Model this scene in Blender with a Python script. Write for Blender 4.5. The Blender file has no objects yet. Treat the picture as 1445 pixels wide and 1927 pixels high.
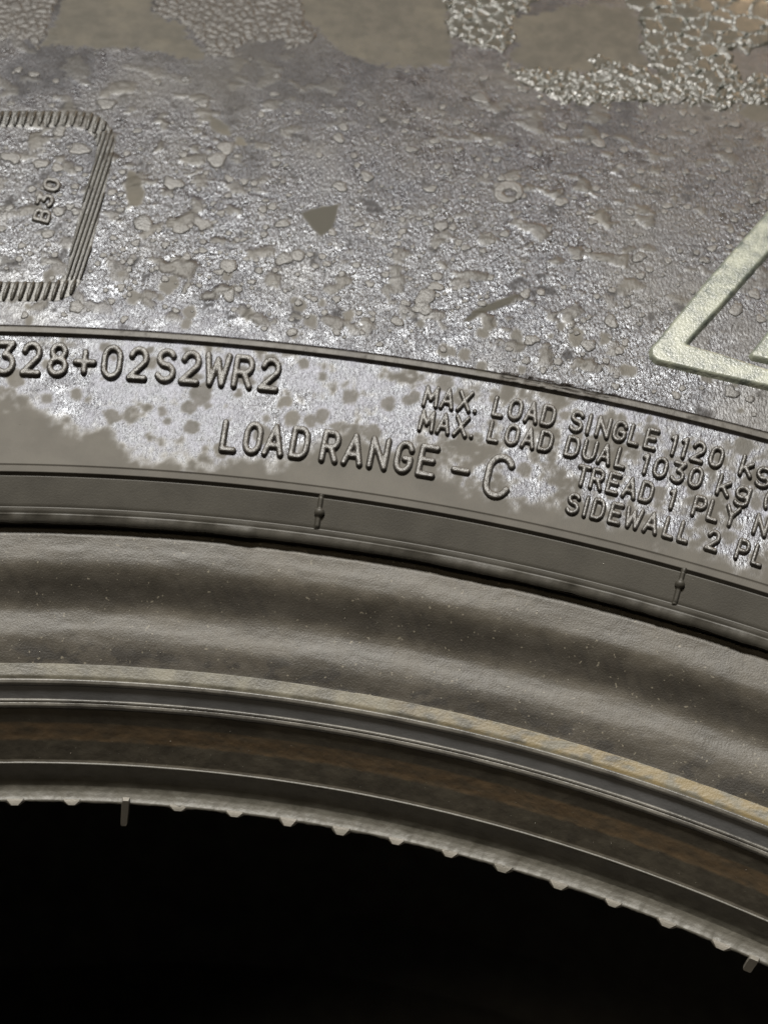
import bpy, math, random
import numpy as np
from mathutils import Matrix, Vector

random.seed(7)
rng = np.random.default_rng(11)
scene = bpy.context.scene
col = scene.collection
MM = 0.001
Z0 = 272.0            # height (mm) of the upper bead seat above the floor

# ------------------------------------------------------------------ camera
PW, PH = 1445.0, 1927.0
F_PX = 2603.49
CAM = np.array([24.1016, 58.0111, 144.8000 + Z0])
YAW, PITCH, ROLL = 0.00007, 0.62905, 0.0948
fw = np.array([math.sin(YAW) * math.cos(PITCH), math.cos(YAW) * math.cos(PITCH), -math.sin(PITCH)])
rt = np.cross(fw, [0, 0, 1.0]); rt /= np.linalg.norm(rt); up = np.cross(rt, fw)
rt, up = rt * math.cos(ROLL) + up * math.sin(ROLL), -rt * math.sin(ROLL) + up * math.cos(ROLL)
cd = bpy.data.cameras.new('camera')
cam = bpy.data.objects.new('camera', cd); col.objects.link(cam)
cd.sensor_fit = 'HORIZONTAL'; cd.sensor_width = 36.0; cd.lens = F_PX / PW * 36.0
cd.clip_start = 0.01; cd.clip_end = 100.0
m = Matrix.Identity(4)
for i in range(3):
    m[i][0], m[i][1], m[i][2], m[i][3] = rt[i], up[i], -fw[i], CAM[i] * MM
cam.matrix_world = m
cd.dof.use_dof = True; cd.dof.focus_distance = 0.197; cd.dof.aperture_fstop = 34.0
scene.camera = cam

# ------------------------------------------------------------------ light
world = bpy.data.worlds.new('World'); scene.world = world; world.use_nodes = True
bg = world.node_tree.nodes['Background']
bg.inputs[0].default_value = (0.95, 0.93, 0.90, 1); bg.inputs[1].default_value = 0.012

def area_lamp(name, loc, target, sx, sy, watts, colour):
    d = bpy.data.lights.new(name, 'AREA'); d.shape = 'RECTANGLE'; d.size = sx; d.size_y = sy
    d.energy = watts; d.color = colour
    o = bpy.data.objects.new(name, d); col.objects.link(o)
    o.location = loc
    o.rotation_euler = (Vector(target) - Vector(loc)).to_track_quat('-Z', 'Y').to_euler()
    return o
area_lamp('overhead_lamp', (-0.30, 0.46, 2.3), (0, 0.26, 0.3), 0.34, 0.34, 74, (1.0, 0.965, 0.895))
area_lamp('overhead_lamp', (0.9, 2.7, 2.1), (0, 0.26, 0.3), 0.5, 1.2, 17, (1.0, 0.70, 0.44))
area_lamp('overhead_lamp', (-0.9, -0.7, 2.2), (0, 0.22, 0.3), 0.8, 0.3, 8, (1.0, 0.84, 0.60))  # unseen warm fill, added to brighten faces turned toward the camera

scene.view_settings.view_transform = 'Standard'
scene.view_settings.look = 'None'
scene.view_settings.exposure = 0.0
scene.view_settings.gamma = 1.0

# ------------------------------------------------------------------ numeric helpers
def _hash(ix, iy, seed):
    h = (ix.astype(np.int64) * 374761393 + iy.astype(np.int64) * 668265263 + seed * 974634777) & 0x7fffffff
    h = ((h ^ (h >> 13)) * 1274126177) & 0x7fffffff
    return h ^ (h >> 16)

def gnoise(x, y, seed=0):
    x = np.asarray(x, float); y = np.asarray(y, float)
    ix, iy = np.floor(x), np.floor(y); fx, fy = x - ix, y - iy
    u = fx * fx * fx * (fx * (fx * 6 - 15) + 10); v = fy * fy * fy * (fy * (fy * 6 - 15) + 10)
    def g(dx, dy):
        a = (_hash(ix + dx, iy + dy, seed) & 1023) * (2 * np.pi / 1024)
        return np.cos(a) * (fx - dx) + np.sin(a) * (fy - dy)
    return 1.5 * ((g(0, 0) * (1 - u) + g(1, 0) * u) * (1 - v) + (g(0, 1) * (1 - u) + g(1, 1) * u) * v)

def fbm(x, y, octs=4, seed=0):
    t = 0.0; a = 0.5
    for k in range(octs):
        t = t + a * gnoise(x * 2 ** k, y * 2 ** k, seed + 31 * k); a *= 0.5
    return t

def sstep(a, b, x):
    t = np.clip((x - a) / (b - a), 0, 1)
    return t * t * (3 - 2 * t)

def poly_sdf(px, py, poly):
    """signed distance, positive inside"""
    P = np.array(poly, float); n = len(P)
    d = np.full(np.shape(px), 1e18); ins = np.zeros(np.shape(px), bool)
    for i in range(n):
        a, b = P[i], P[(i + 1) % n]
        e = b - a; wx, wy = px - a[0], py - a[1]
        t = np.clip((wx * e[0] + wy * e[1]) / max(e @ e, 1e-9), 0, 1)
        d = np.minimum(d, (wx - t * e[0]) ** 2 + (wy - t * e[1]) ** 2)
        c = ((a[1] <= py) & (b[1] > py)) | ((b[1] <= py) & (a[1] > py))
        xx = a[0] + (py - a[1]) / (e[1] if abs(e[1]) > 1e-9 else 1e-9) * e[0]
        ins ^= c & (px < xx)
    d = np.sqrt(d)
    return np.where(ins, d, -d)

# ------------------------------------------------------------------ tyre profile (r, z) in mm, z = 0 on the bead seat
def wall_profile():
    p = [(221.72, 18.75), (221.80, 19.15), (222.0, 19.5), (222.45, 19.98), (222.6, 20.02), (222.75, 20.3),
         (223.15, 20.7), (223.25, 20.68), (223.4, 20.95), (226.30, 24.12), (226.40, 23.98), (226.50, 24.04), (226.56, 24.74),
         (227.40, 25.22), (227.48, 25.10), (227.60, 25.16), (227.70, 25.36)]
    a0 = (248.78, 35.12)
    for t in np.linspace(0.03, 0.98, 20):
        p.append((227.72 + (a0[0] - 227.72) * t, 25.37 + (a0[1] - 25.37) * t - 0.25 * math.sin(math.pi * t)))
    p += [a0, (248.86, 34.92), (249.00, 34.97), (249.06, 35.74), (249.90, 36.14), (249.97, 36.02), (250.10, 36.06), (250.20, 36.30)]
    r, z = 250.20, 36.30
    while r < 360:
        if r < 344: sl = 0.46 + (0.30 - 0.46) * (r - 250) / 94
        else: sl = 0.30 - (r - 344) / 16 * 1.1
        r += 1.0; z += sl; p.append((r, z))
    return np.array(p)
WALL = wall_profile()
WALL_R0, WALL_R1 = WALL[0, 0], WALL[-1, 0]
def wall_z(r): return np.interp(r, WALL[:, 0], WALL[:, 1])
def wall_normal(r):
    e = 0.8
    s = (wall_z(r + e) - wall_z(r - e)) / (2 * e)
    s = np.clip(s, 0.2, 0.62) if np.ndim(s) else min(max(s, 0.2), 0.62)
    k = np.sqrt(1 + s * s)
    return -s / k, 1 / k                       # components along r and z

def world_pts(phi, r, z):
    return np.stack([r * np.sin(phi), r * np.cos(phi), z + Z0], -1)
def project(P):
    d = P - CAM; w = d @ fw
    w = np.where(w > 1, w, 1e9)
    return PW / 2 + F_PX * (d @ rt) / w, PH / 2 - F_PX * (d @ up) / w

def on_wall(px, py):
    """point of the photograph -> (phi, r) on the smooth side of the tyre"""
    px = np.asarray(px, float); py = np.asarray(py, float)
    D = fw * F_PX + rt * (px[..., None] - PW / 2) - up * (py[..., None] - PH / 2)
    D = D / np.linalg.norm(D, axis=-1, keepdims=True)
    lo = np.full(px.shape, 60.0); hi = np.full(px.shape, 420.0)
    for k in range(46):
        t = (lo + hi) / 2
        P = CAM + D * t[..., None]
        r = np.hypot(P[..., 0], P[..., 1])
        above = P[..., 2] - Z0 > wall_z(r)
        lo = np.where(above, t, lo); hi = np.where(above, hi, t)
    P = CAM + D * lo[..., None]
    return np.arctan2(P[..., 0], P[..., 1]), np.hypot(P[..., 0], P[..., 1])

# ------------------------------------------------------------------ mesh helpers
def mesh_from(name, verts, faces, mat, attr=None, smooth=True):
    me = bpy.data.meshes.new(name)
    verts = np.asarray(verts, np.float32); faces = np.asarray(faces, np.int32)
    nf, k = faces.shape
    me.vertices.add(len(verts)); me.vertices.foreach_set('co', (verts * MM).astype(np.float32).ravel())
    me.loops.add(nf * k); me.loops.foreach_set('vertex_index', faces.ravel())
    me.polygons.add(nf); me.polygons.foreach_set('loop_start', np.arange(0, nf * k, k, dtype=np.int32))
    me.update(calc_edges=True); me.validate()
    me.polygons.foreach_set('use_smooth', np.full(len(me.polygons), smooth))
    if attr is not None:
        a = me.color_attributes.new('wear_and_light', 'FLOAT_COLOR', 'POINT')
        c = np.zeros((len(verts), 4), np.float32); c[:, :attr.shape[1]] = attr
        a.data.foreach_set('color', c.ravel())
    me.materials.append(mat)
    return me

def add(name, me, parent, label=None):
    o = bpy.data.objects.new(name, me); col.objects.link(o)
    if parent is not None: o.parent = parent
    if label: o['label'] = label
    return o

def grid_faces(nr, nc, closed=False):
    i = np.arange(nr - 1)[:, None]; j = np.arange(nc if closed else nc - 1)[None, :]
    j2 = (j + 1) % nc
    return np.stack(np.broadcast_arrays(i * nc + j, (i + 1) * nc + j, (i + 1) * nc + j2, i * nc + j2), -1).reshape(-1, 4)

FINE = np.radians(np.arange(-27.0, 28.01, 0.075))
COARSE = np.radians(np.arange(29.0, 332.5, 1.5))
PHI = np.concatenate([FINE, COARSE])           # the whole ring, fine where the photograph looks

def crisp(p, ang=22, d=0.045):
    """small bevels with support points at the sharp corners of a profile"""
    p = np.asarray(p, float); out = [p[0]]
    for a, b, c in zip(p[:-2], p[1:-1], p[2:]):
        u, v = b - a, c - b; lu, lv = np.linalg.norm(u), np.linalg.norm(v)
        if lu < 1e-6 or lv < 1e-6: continue
        t = math.degrees(math.acos(max(-1, min(1, float(u @ v) / lu / lv))))
        if t < ang: out.append(b); continue
        for k in (2.2, 1.0):
            if lu > 2.3 * k * d: out.append(b - u / lu * k * d)
        if lu <= 2.3 * d: out.append(b)
        for k in (1.0, 2.2):
            if lv > 2.3 * k * d: out.append(b + v / lv * k * d)
    out.append(p[-1]); return np.array(out)

def resample(p, step):
    p = np.asarray(p, float); out = []
    for a, b in zip(p[:-1], p[1:]):
        n = max(1, int(math.ceil(np.linalg.norm(b - a) / step)))
        for k in range(n): out.append(a + (b - a) * k / n)
    out.append(p[-1]); return np.array(out)

def ring(name, prof, mat, parent, step=0.4, disp=None, attr=None, phi=PHI):
    """surface of revolution of prof (r, z); disp(phi, r, z) pushes along the profile normal (mm)"""
    p = resample(crisp(prof), step)
    R = np.repeat(p[:, :1], len(phi), 1); Z = np.repeat(p[:, 1:], len(phi), 1); A = np.repeat(phi[None], len(p), 0)
    if disp is not None:
        t = np.gradient(p, axis=0); t /= np.linalg.norm(t, axis=1, keepdims=True) + 1e-9
        h = disp(A, R, Z)
        R2 = R - t[:, 1:] * h; Z2 = Z + t[:, :1] * h
    else: R2, Z2 = R, Z
    V = world_pts(A, R2, Z2).reshape(-1, 3)
    at = attr(A, R, Z).reshape(len(V), -1) if attr is not None else None
    return add(name, mesh_from(name, V, grid_faces(len(p), len(phi), True), mat, at), parent)

# ------------------------------------------------------------------ materials
def nodes(name):
    mt = bpy.data.materials.new(name); mt.use_nodes = True
    nt = mt.node_tree; b = nt.nodes['Principled BSDF']
    return mt, nt, b
def N(nt, kind, **kw):
    n = nt.nodes.new(kind)
    for k, v in kw.items():
        if k in n.inputs.keys(): n.inputs[k].default_value = v
        else: setattr(n, k, v)
    return n
def L(nt, a, b): nt.links.new(a, b)
def math_(nt, op, a, b=None, c=None):
    n = nt.nodes.new('ShaderNodeMath'); n.operation = op
    for i, x in enumerate((a, b, c)):
        if x is None: continue
        if isinstance(x, (int, float)): n.inputs[i].default_value = x
        else: L(nt, x, n.inputs[i])
    return n.outputs[0]
def mixc(nt, fac, a, b):
    n = nt.nodes.new('ShaderNodeMix'); n.data_type = 'RGBA'
    for sock, x in ((n.inputs[0], fac), (n.inputs[6], a), (n.inputs[7], b)):
        if isinstance(x, tuple): sock.default_value = (*x, 1)
        elif isinstance(x, (int, float)): sock.default_value = x
        else: L(nt, x, sock)
    return n.outputs[2]
def mixf(nt, fac, a, b):
    n = nt.nodes.new('ShaderNodeMix'); n.data_type = 'FLOAT'
    for sock, x in ((n.inputs[0], fac), (n.inputs[2], a), (n.inputs[3], b)):
        if isinstance(x, (int, float)): sock.default_value = x
        else: L(nt, x, sock)
    return n.outputs[0]
def noise(nt, co, scale, detail=3.0, rough=0.55, dist=0.0):
    n = N(nt, 'ShaderNodeTexNoise', Scale=scale, Detail=detail, Roughness=rough, Distortion=dist)
    L(nt, co, n.inputs['Vector']); return n.outputs['Fac']
def ramp(nt, fac, lo, hi, a=0.0, b=1.0):
    n = N(nt, 'ShaderNodeMapRange'); n.interpolation_type = 'SMOOTHSTEP'
    L(nt, fac, n.inputs[0]); n.inputs[1].default_value = lo; n.inputs[2].default_value = hi
    n.inputs[3].default_value = a; n.inputs[4].default_value = b
    return n.outputs[0]
def bump(nt, h, strength, dist, prev=None):
    n = N(nt, 'ShaderNodeBump'); n.inputs['Distance'].default_value = dist
    if isinstance(strength, (int, float)): n.inputs['Strength'].default_value = strength
    else: L(nt, strength, n.inputs['Strength'])
    L(nt, h, n.inputs['Height'])
    if prev is not None: L(nt, prev, n.inputs['Normal'])
    return n.outputs[0]

def wall_material():
    """rubber with a dried coating: wear.R = coating, wear.G = smooth flake, wear.B = stain"""
    mt, nt, b = nodes('coated_rubber')
    co = N(nt, 'ShaderNodeTexCoord').outputs['Object']
    at = N(nt, 'ShaderNodeAttribute', attribute_name='wear_and_light')
    sp = N(nt, 'ShaderNodeSeparateColor'); L(nt, at.outputs['Color'], sp.inputs[0])
    film, flake, stain = sp.outputs[0], sp.outputs[1], sp.outputs[2]
    mp = N(nt, 'ShaderNodeMapping'); L(nt, co, mp.inputs[0])
    mp.inputs['Rotation'].default_value = (0, 0, math.radians(-22)); mp.inputs['Scale'].default_value = (1.5, 0.75, 0.75)
    gr = mp.outputs[0]
    n1 = noise(nt, co, 160, 4, 0.6); n2 = noise(nt, co, 900, 3, 0.6); n3 = noise(nt, co, 330, 5, 0.65); n5 = noise(nt, co, 75, 5, 0.65)
    n6 = noise(nt, co, 620, 4, 0.7)
    g1 = noise(nt, gr, 1700, 2.5, 0.55, 0.3); g2 = noise(nt, gr, 3600, 2, 0.6)
    haze = math_(nt, 'MULTIPLY', at.outputs['Alpha'], film)
    bare = mixc(nt, ramp(nt, n1, 0.3, 0.7), (0.032, 0.0285, 0.024), (0.050, 0.0455, 0.039))
    coat = mixc(nt, ramp(nt, n5, 0.38, 0.62), (0.026, 0.022, 0.026), (0.040, 0.032, 0.025))
    coat = mixc(nt, ramp(nt, n2, 0.40, 0.66), coat, (0.066, 0.060, 0.062))
    coat = mixc(nt, ramp(nt, g1, 0.47, 0.30), coat, (0.007, 0.006, 0.006))
    coat = mixc(nt, ramp(nt, n6, 0.40, 0.32), coat, (0.010, 0.008, 0.009))
    coat = mixc(nt, math_(nt, 'MULTIPLY', ramp(nt, n3, 0.36, 0.66), haze), coat, (0.21, 0.21, 0.25))
    coat = mixc(nt, stain, coat, (0.013, 0.010, 0.008))
    c = mixc(nt, film, bare, coat)
    fl = mixc(nt, ramp(nt, n3, 0.34, 0.66), (0.036, 0.033, 0.026), (0.056, 0.050, 0.040))
    c = mixc(nt, flake, c, mixc(nt, ramp(nt, n5, 0.5, 0.66, 0.0, 0.6), fl, (0.080, 0.071, 0.054)))
    c = mixc(nt, math_(nt, 'MULTIPLY', stain, flake), c, (0.026, 0.024, 0.017))
    L(nt, c, b.inputs['Base Color'])
    r = mixf(nt, film, 0.62, mixf(nt, ramp(nt, n3, 0.34, 0.64), 0.20, 0.36))
    r = mixf(nt, math_(nt, 'MULTIPLY', haze, 0.7), r, 0.46)
    r = mixf(nt, stain, r, 0.66)
    r = mixf(nt, flake, r, 0.60)
    L(nt, r, b.inputs['Roughness'])
    L(nt, mixf(nt, stain, mixf(nt, flake, 0.5, 0.36), 0.30), b.inputs['Specular IOR Level'])
    L(nt, mixc(nt, math_(nt, 'MULTIPLY', film, math_(nt, 'SUBTRACT', 1.0, flake)), (1.0, 0.97, 0.90), (0.86, 0.91, 1.0)), b.inputs['Specular Tint'])
    notfl = math_(nt, 'SUBTRACT', 1.0, flake)
    s1 = math_(nt, 'MULTIPLY', film, notfl)
    sv = math_(nt, 'MULTIPLY', s1, ramp(nt, n3, 0.30, 0.62, 0.55, 1.0))
    big = bump(nt, g1, math_(nt, 'MULTIPLY', sv, mixf(nt, haze, 1.0, 0.66)), 0.00022)
    fine = bump(nt, g2, mixf(nt, s1, 0.18, 0.4), 0.00007, big)
    L(nt, fine, b.inputs['Normal'])
    return mt

def plain_material(name, c0, c1, rough, bump_s=0.25, scale=3000, bdist=0.00012, spec=0.5, blotch=120, speck=None, tint=None):
    mt, nt, b = nodes(name)
    co = N(nt, 'ShaderNodeTexCoord').outputs['Object']
    n1 = noise(nt, co, blotch, 5, 0.62); n2 = noise(nt, co, scale, 3, 0.6)
    c = mixc(nt, ramp(nt, n1, 0.3, 0.7), c0, c1)
    if tint is not None:                                       # red channel mixes in tint: stains, painted shade, painted reflection
        at = N(nt, 'ShaderNodeAttribute', attribute_name='wear_and_light')
        sp = N(nt, 'ShaderNodeSeparateColor'); L(nt, at.outputs['Color'], sp.inputs[0])
        c = mixc(nt, sp.outputs[0], c, tint)
    if speck is not None:
        n4 = noise(nt, co, 1700, 1, 0.5)
        c = mixc(nt, ramp(nt, n4, 0.70, 0.76), c, speck)
    L(nt, c, b.inputs['Base Color'])
    L(nt, mixf(nt, n1, rough - 0.08, rough + 0.08), b.inputs['Roughness'])
    b.inputs['Specular IOR Level'].default_value = spec
    L(nt, bump(nt, n2, bump_s, bdist), b.inputs['Normal'])
    return mt

M_WALL = wall_material()
M_LETTER = plain_material('letter_rubber', (0.034, 0.031, 0.027), (0.072, 0.067, 0.061), 0.36, 0.7, 2300, 0.00016)
M_RIM = plain_material('rim_band_rubber', (0.033, 0.030, 0.024), (0.049, 0.045, 0.036), 0.56, 0.22, 3600, 0.00012)
M_FLANGE = plain_material('flange_rubber', (0.036, 0.031, 0.023), (0.070, 0.061, 0.047), 0.48, 0.5, 3600, 0.00011, spec=0.42, speck=(0.15, 0.135, 0.105), tint=(0.020, 0.018, 0.016))
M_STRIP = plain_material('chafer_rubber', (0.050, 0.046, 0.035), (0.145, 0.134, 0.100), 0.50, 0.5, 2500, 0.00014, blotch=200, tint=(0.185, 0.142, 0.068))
M_HEEL = plain_material('heel_rubber', (0.105, 0.106, 0.108), (0.14, 0.14, 0.142), 0.46, 0.30, 2600, 0.00012)
M_RIDGE = plain_material('ridge_rubber', (0.05, 0.047, 0.042), (0.15, 0.142, 0.125), 0.38, 0.5, 2600, 0.00010)
M_SEAT = plain_material('seat_rubber', (0.036, 0.031, 0.023), (0.060, 0.052, 0.038), 0.55, 0.35, 1400, 0.00016, tint=(0.112, 0.076, 0.042), blotch=260)
M_TOE = plain_material('toe_rubber', (0.050, 0.046, 0.036), (0.085, 0.080, 0.066), 0.50, 0.35, 1600, 0.00016, blotch=260, tint=(0.088, 0.083, 0.070))
M_TAB = plain_material('flash_rubber', (0.13, 0.122, 0.105), (0.24, 0.225, 0.20), 0.42, 0.5, 2600, 0.0001)
M_LOGO = plain_material('logo_rubber', (0.10, 0.115, 0.102), (0.27, 0.285, 0.23), 0.30, 0.6, 2600, 0.00014, blotch=420)
M_RIB = plain_material('rib_rubber', (0.024, 0.022, 0.018), (0.052, 0.048, 0.040), 0.38, 0.5, 2400, 0.00018)
M_DROP = plain_material('droplet_coating', (0.032, 0.030, 0.028), (0.080, 0.075, 0.070), 0.42, 0.7, 2200, 0.00016)
M_BLACK = plain_material('inner_rubber', (0.11, 0.105, 0.10), (0.15, 0.144, 0.135), 0.7, 0.3, 400, 0.0004)
M_FLOOR = plain_material('floor_concrete', (0.22, 0.205, 0.185), (0.32, 0.30, 0.27), 0.8, 0.4, 60, 0.001, blotch=9)
M_DUST = plain_material('dust', (0.45, 0.42, 0.36), (0.62, 0.60, 0.54), 0.6)

def foam_material():
    """dried froth: wear.R = cell wall"""
    mt, nt, b = nodes('dried_foam_film')
    co = N(nt, 'ShaderNodeTexCoord').outputs['Object']
    at = N(nt, 'ShaderNodeAttribute', attribute_name='wear_and_light')
    sp = N(nt, 'ShaderNodeSeparateColor'); L(nt, at.outputs['Color'], sp.inputs[0])
    n1 = noise(nt, co, 500, 3, 0.6)
    wall = mixc(nt, n1, (0.066, 0.076, 0.058), (0.150, 0.190, 0.168))
    wall = mixc(nt, sp.outputs[1], wall, mixc(nt, n1, (0.03, 0.025, 0.019), (0.10, 0.082, 0.060)))
    base_ = mixc(nt, sp.outputs[1], mixc(nt, n1, (0.036, 0.034, 0.027), (0.060, 0.057, 0.045)), mixc(nt, n1, (0.014, 0.011, 0.009), (0.034, 0.027, 0.020)))
    c = mixc(nt, math_(nt, 'MULTIPLY', sp.outputs[0], 0.8), base_, wall)
    L(nt, c, b.inputs['Base Color'])
    L(nt, mixf(nt, sp.outputs[1], 0.30, 0.50), b.inputs['Roughness'])
    L(nt, bump(nt, noise(nt, co, 2600, 2, 0.6), 0.4, 0.00016), b.inputs['Normal'])
    return mt
M_FOAM = foam_material()

# ------------------------------------------------------------------ the floor the tyre lies on
fl = mesh_from('floor', [(-3000, -3000, 0), (3000, -3000, 0), (3000, 3000, 0), (-3000, 3000, 0)], [(0, 1, 2, 3)], M_FLOOR)
fo = add('floor', fl, None); fo['kind'] = 'structure'

# ------------------------------------------------------------------ the tyre
tyre = bpy.data.objects.new('tyre', None); col.objects.link(tyre)
tyre['label'] = 'black rubber truck tyre with raised load range lettering and a dried stained coating'
tyre['category'] = 'tyre'

def A_line(x): return 623 + 0.021 * x + 8.36e-5 * x * x
def B_line(x): return 888 + 0.0058 * x + 1.07e-4 * x * x

FLAKES = [
    [(78, 84), (105, 40), (128, -30), (285, -30), (285, 25), (350, 48), (352, 72), (378, 85), (390, 112), (340, 108), (300, 98), (250, 90), (190, 90), (130, 86)],
    [(562, -30), (860, -30), (838, 40), (850, 85), (845, 120), (780, 128), (700, 120), (640, 95), (600, 55), (570, 30)],
    [(955, 35), (1010, 28), (1060, 10), (1120, 5), (1190, 20), (1205, 45), (1200, 90), (1230, 125), (1190, 128), (1150, 118), (1110, 132), (1060, 135), (990, 132), (958, 105), (975, 80)],
    [(566, 400), (590, 392), (622, 386), (638, 384), (632, 408), (626, 430), (604, 444), (588, 430)],
    [(240, 312), (254, 322), (266, 340), (273, 362), (268, 382), (256, 389), (242, 384), (236, 360), (238, 336)],
    [(388, 214), (412, 222), (430, 236), (436, 256), (410, 252), (396, 238)],
    [(438, 256), (456, 258), (466, 274), (446, 273)],
    [(868, 606), (890, 585), (915, 573), (950, 560), (980, 553), (960, 572), (930, 584), (905, 590), (884, 604)],
    [(1405, 195), (1500, 180), (1500, 230), (1420, 228), (1390, 212)]]
BOUND = [(-300, 700), (0, 745), (60, 753), (110, 790), (165, 815), (205, 812), (235, 842), (280, 866), (312, 850), (345, 862), (380, 882), (430, 862), (500, 872), (560, 846),
         (640, 822), (760, 828), (830, 866), (880, 915), (960, 945), (1040, 935), (1150, 975), (1260, 1010), (1445, 1075), (1800, 1160)]
circ = []
for k in range(150):
    x = rng.uniform(-200, 1600); t = rng.beta(1.3, 1.6)
    y = A_line(x) + 12 + t * 230
    circ.append((x, y, rng.uniform(5, 22) * (0.6 + 0.4 * rng.random())))
for k in range(60):
    x = rng.uniform(-200, 1600); circ.append((x, A_line(x) - rng.uniform(15, 130), rng.uniform(5, 15)))

def wall_wear(phi, r, z):
    sh = phi.shape
    u, v = project(world_pts(phi, r, z))
    front = np.abs(phi) < 0.55
    qx, qy = phi * 260.0, r
    n = fbm(qx / 6, qy / 6, 4, 5); nb = fbm(qx / 22, qy / 22, 4, 9); nf = fbm(qx / 1.6, qy / 1.6, 3, 21)
    above = sstep(-4, 4, A_line(u) - v)
    bd = np.interp(u, [p[0] for p in BOUND], [p[1] for p in BOUND])
    d = bd - v + 55 * n + 24 * nf
    low = sstep(-22, 26, d) * sstep(-0.34, 0.14, n + 0.55 * nf + 0.30 - 0.30 * sstep(560, 900, u))
    fade = sstep(-0.2, 0.9, 0.8 + nb - 0.35 * sstep(1000, 1445, u) - 0.3 * sstep(420, 60, v))
    film = above * (0.45 + 0.55 * fade) + (1 - above) * low
    # smooth strip along the edge of the lettering band and along the rim line
    for c0, c1 in ((249.0, 250.15), (226.5, 227.65)):
        film = np.where((r > c0) & (r < c1), film * 0.25, film)
    film = np.where(r < 226.5, np.clip(film, 0, 1) * 0.0 + 0.10 * sstep(0.0, 0.3, n), film)
    flake = np.zeros(sh); rims = np.zeros(sh)
    jit = 7 * gnoise(qx / 1.3, qy / 1.3, 41) + 4 * gnoise(qx / 0.6, qy / 0.6, 43)
    for poly in FLAKES:
        xs = [p[0] for p in poly]; ys = [p[1] for p in poly]
        box = (u > min(xs) - 20) & (u < max(xs) + 20) & (v > min(ys) - 20) & (v < max(ys) + 20) & front
        if box.any():
            s = poly_sdf(u[box], v[box], poly) + jit[box] * (0.4 if max(xs) - min(xs) < 150 else 1)
            flake[box] = np.maximum(flake[box], sstep(-1.5, 2.5, s))
    for (cx, cy, cr) in circ:
        box = (np.abs(u - cx) < cr + 8) & (np.abs(v - cy) < cr + 8) & front
        if box.any():
            s = cr - np.hypot(u[box] - cx, v[box] - cy) + 0.5 * jit[box]
            flake[box] = np.maximum(flake[box], 0.8 * sstep(-2, 4, s))
            rims[box] = np.maximum(rims[box], np.exp(-((s + 2.5) / 3.2) ** 2))
    isl = fbm(qx / 5.0, r / 4.2, 4, 83)
    cov = np.clip(0.5 + 1.2 * fbm(qx / 30, r / 30, 2, 84), 0, 1) * sstep(326, 296, r) * sstep(251.5, 254, r)
    flake = np.maximum(flake, 0.6 * np.minimum(1, cov * 1.6) * sstep(0.17, 0.21, isl))
    flake = np.where(v > A_line(u), flake * sstep(0.25, 0.55, film), flake)
    dark = np.maximum(sstep(60, 0, v) * sstep(900, 500, u), 0)
    blob = poly_sdf(u, v, [(280, 110), (390, 115), (430, -20), (600, -20), (600, 60), (640, 110), (690, 190), (560, 230), (470, 190), (430, 220), (400, 160)])
    dark = np.maximum(dark, 0.62 * sstep(-60, 60, blob + 80 * n + 30 * nf))
    dark = np.maximum(dark, 0.75 * sstep(0.0, 0.35, nb + 0.3 * n) * sstep(480, 160, v))
    dark = np.maximum(dark, 0.75 * sstep(0.30, 0.48, n + 0.5 * nf) * above)
    stain = np.clip(dark, 0, 1) * above * (1 - flake)
    for k in (3, 7):
        box = (np.abs(u - 750) < 260) & (v > 360) & (v < 630) & front
        if box.any(): stain[box] = np.maximum(stain[box], sstep(-2, 3, poly_sdf(u[box], v[box], FLAKES[k])))
    white = (1 - above) * (1 - 0.55 * sstep(500, 1000, u)) * sstep(-0.45, 0.30, nb + 0.5 * n + 0.12) + 0.45 * above * sstep(130, 0, A_line(u) - v) * sstep(800, 300, u)
    return np.stack([np.clip(film, 0, 1), np.clip(flake, 0, 1), stain, np.clip(white + 0.75 * rims * (1 - above), 0, 1)], -1)

TEAR = [float(v) for v in on_wall(np.array([941.0, 1190.0]), np.array([712.0, 762.0]))[0]]
def wall_disp(phi, r, z):
    qx = phi * 260
    h = 0.022 * fbm(qx / 9, r / 9, 3, 77) + 0.012 * fbm(qx / 1.8, r / 1.8, 2, 78)
    edge = np.exp(-((r - 249.1) / 0.5) ** 2)
    lump = sstep(0.35, 0.6, gnoise(qx / 7, r * 0 + 3, 80)) * 0.35 * gnoise(qx / 0.9, r, 81)
    lip = np.exp(-((r - 221.9) / 0.6) ** 2) * (0.7 * fbm(qx / 6, r * 0 + 1.5, 5, 90))
    isl = fbm(qx / 5.0, r / 4.2, 4, 83)
    cov = np.clip(0.5 + 1.2 * fbm(qx / 30, r / 30, 2, 84), 0, 1)
    top = sstep(326, 296, r)
    plate = top * (sstep(0.16, 0.20, isl) + 0.8 * sstep(0.30, 0.34, isl)) * 0.14 * cov * sstep(251.5, 254, r)
    vein = top * np.exp(-(fbm(qx / 7.0 + 5, r / 7.0, 4, 85) / 0.018) ** 2) * 0.06 * cov * sstep(251.5, 254, r)
    ragged = np.where((r > 248.95) & (r < 250.0), 0.10 * fbm(qx / 1.6, r * 0 + 2, 3, 86), 0)
    tear = np.where((r > 248.97) & (r < 250.4) & (phi > TEAR[0]) & (phi < TEAR[1]), -0.42 * np.clip(0.35 + 1.3 * fbm(qx / 3.0, r / 0.6, 4, 88), 0, 1) * sstep(TEAR[0], TEAR[0] + .002, phi) * sstep(TEAR[1], TEAR[1] - .02, phi), 0)
    ragged = ragged + tear
    return h * np.where(r > 250.5, 1, 0.35) + edge * lump + lip + plate + vein + ragged

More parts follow.
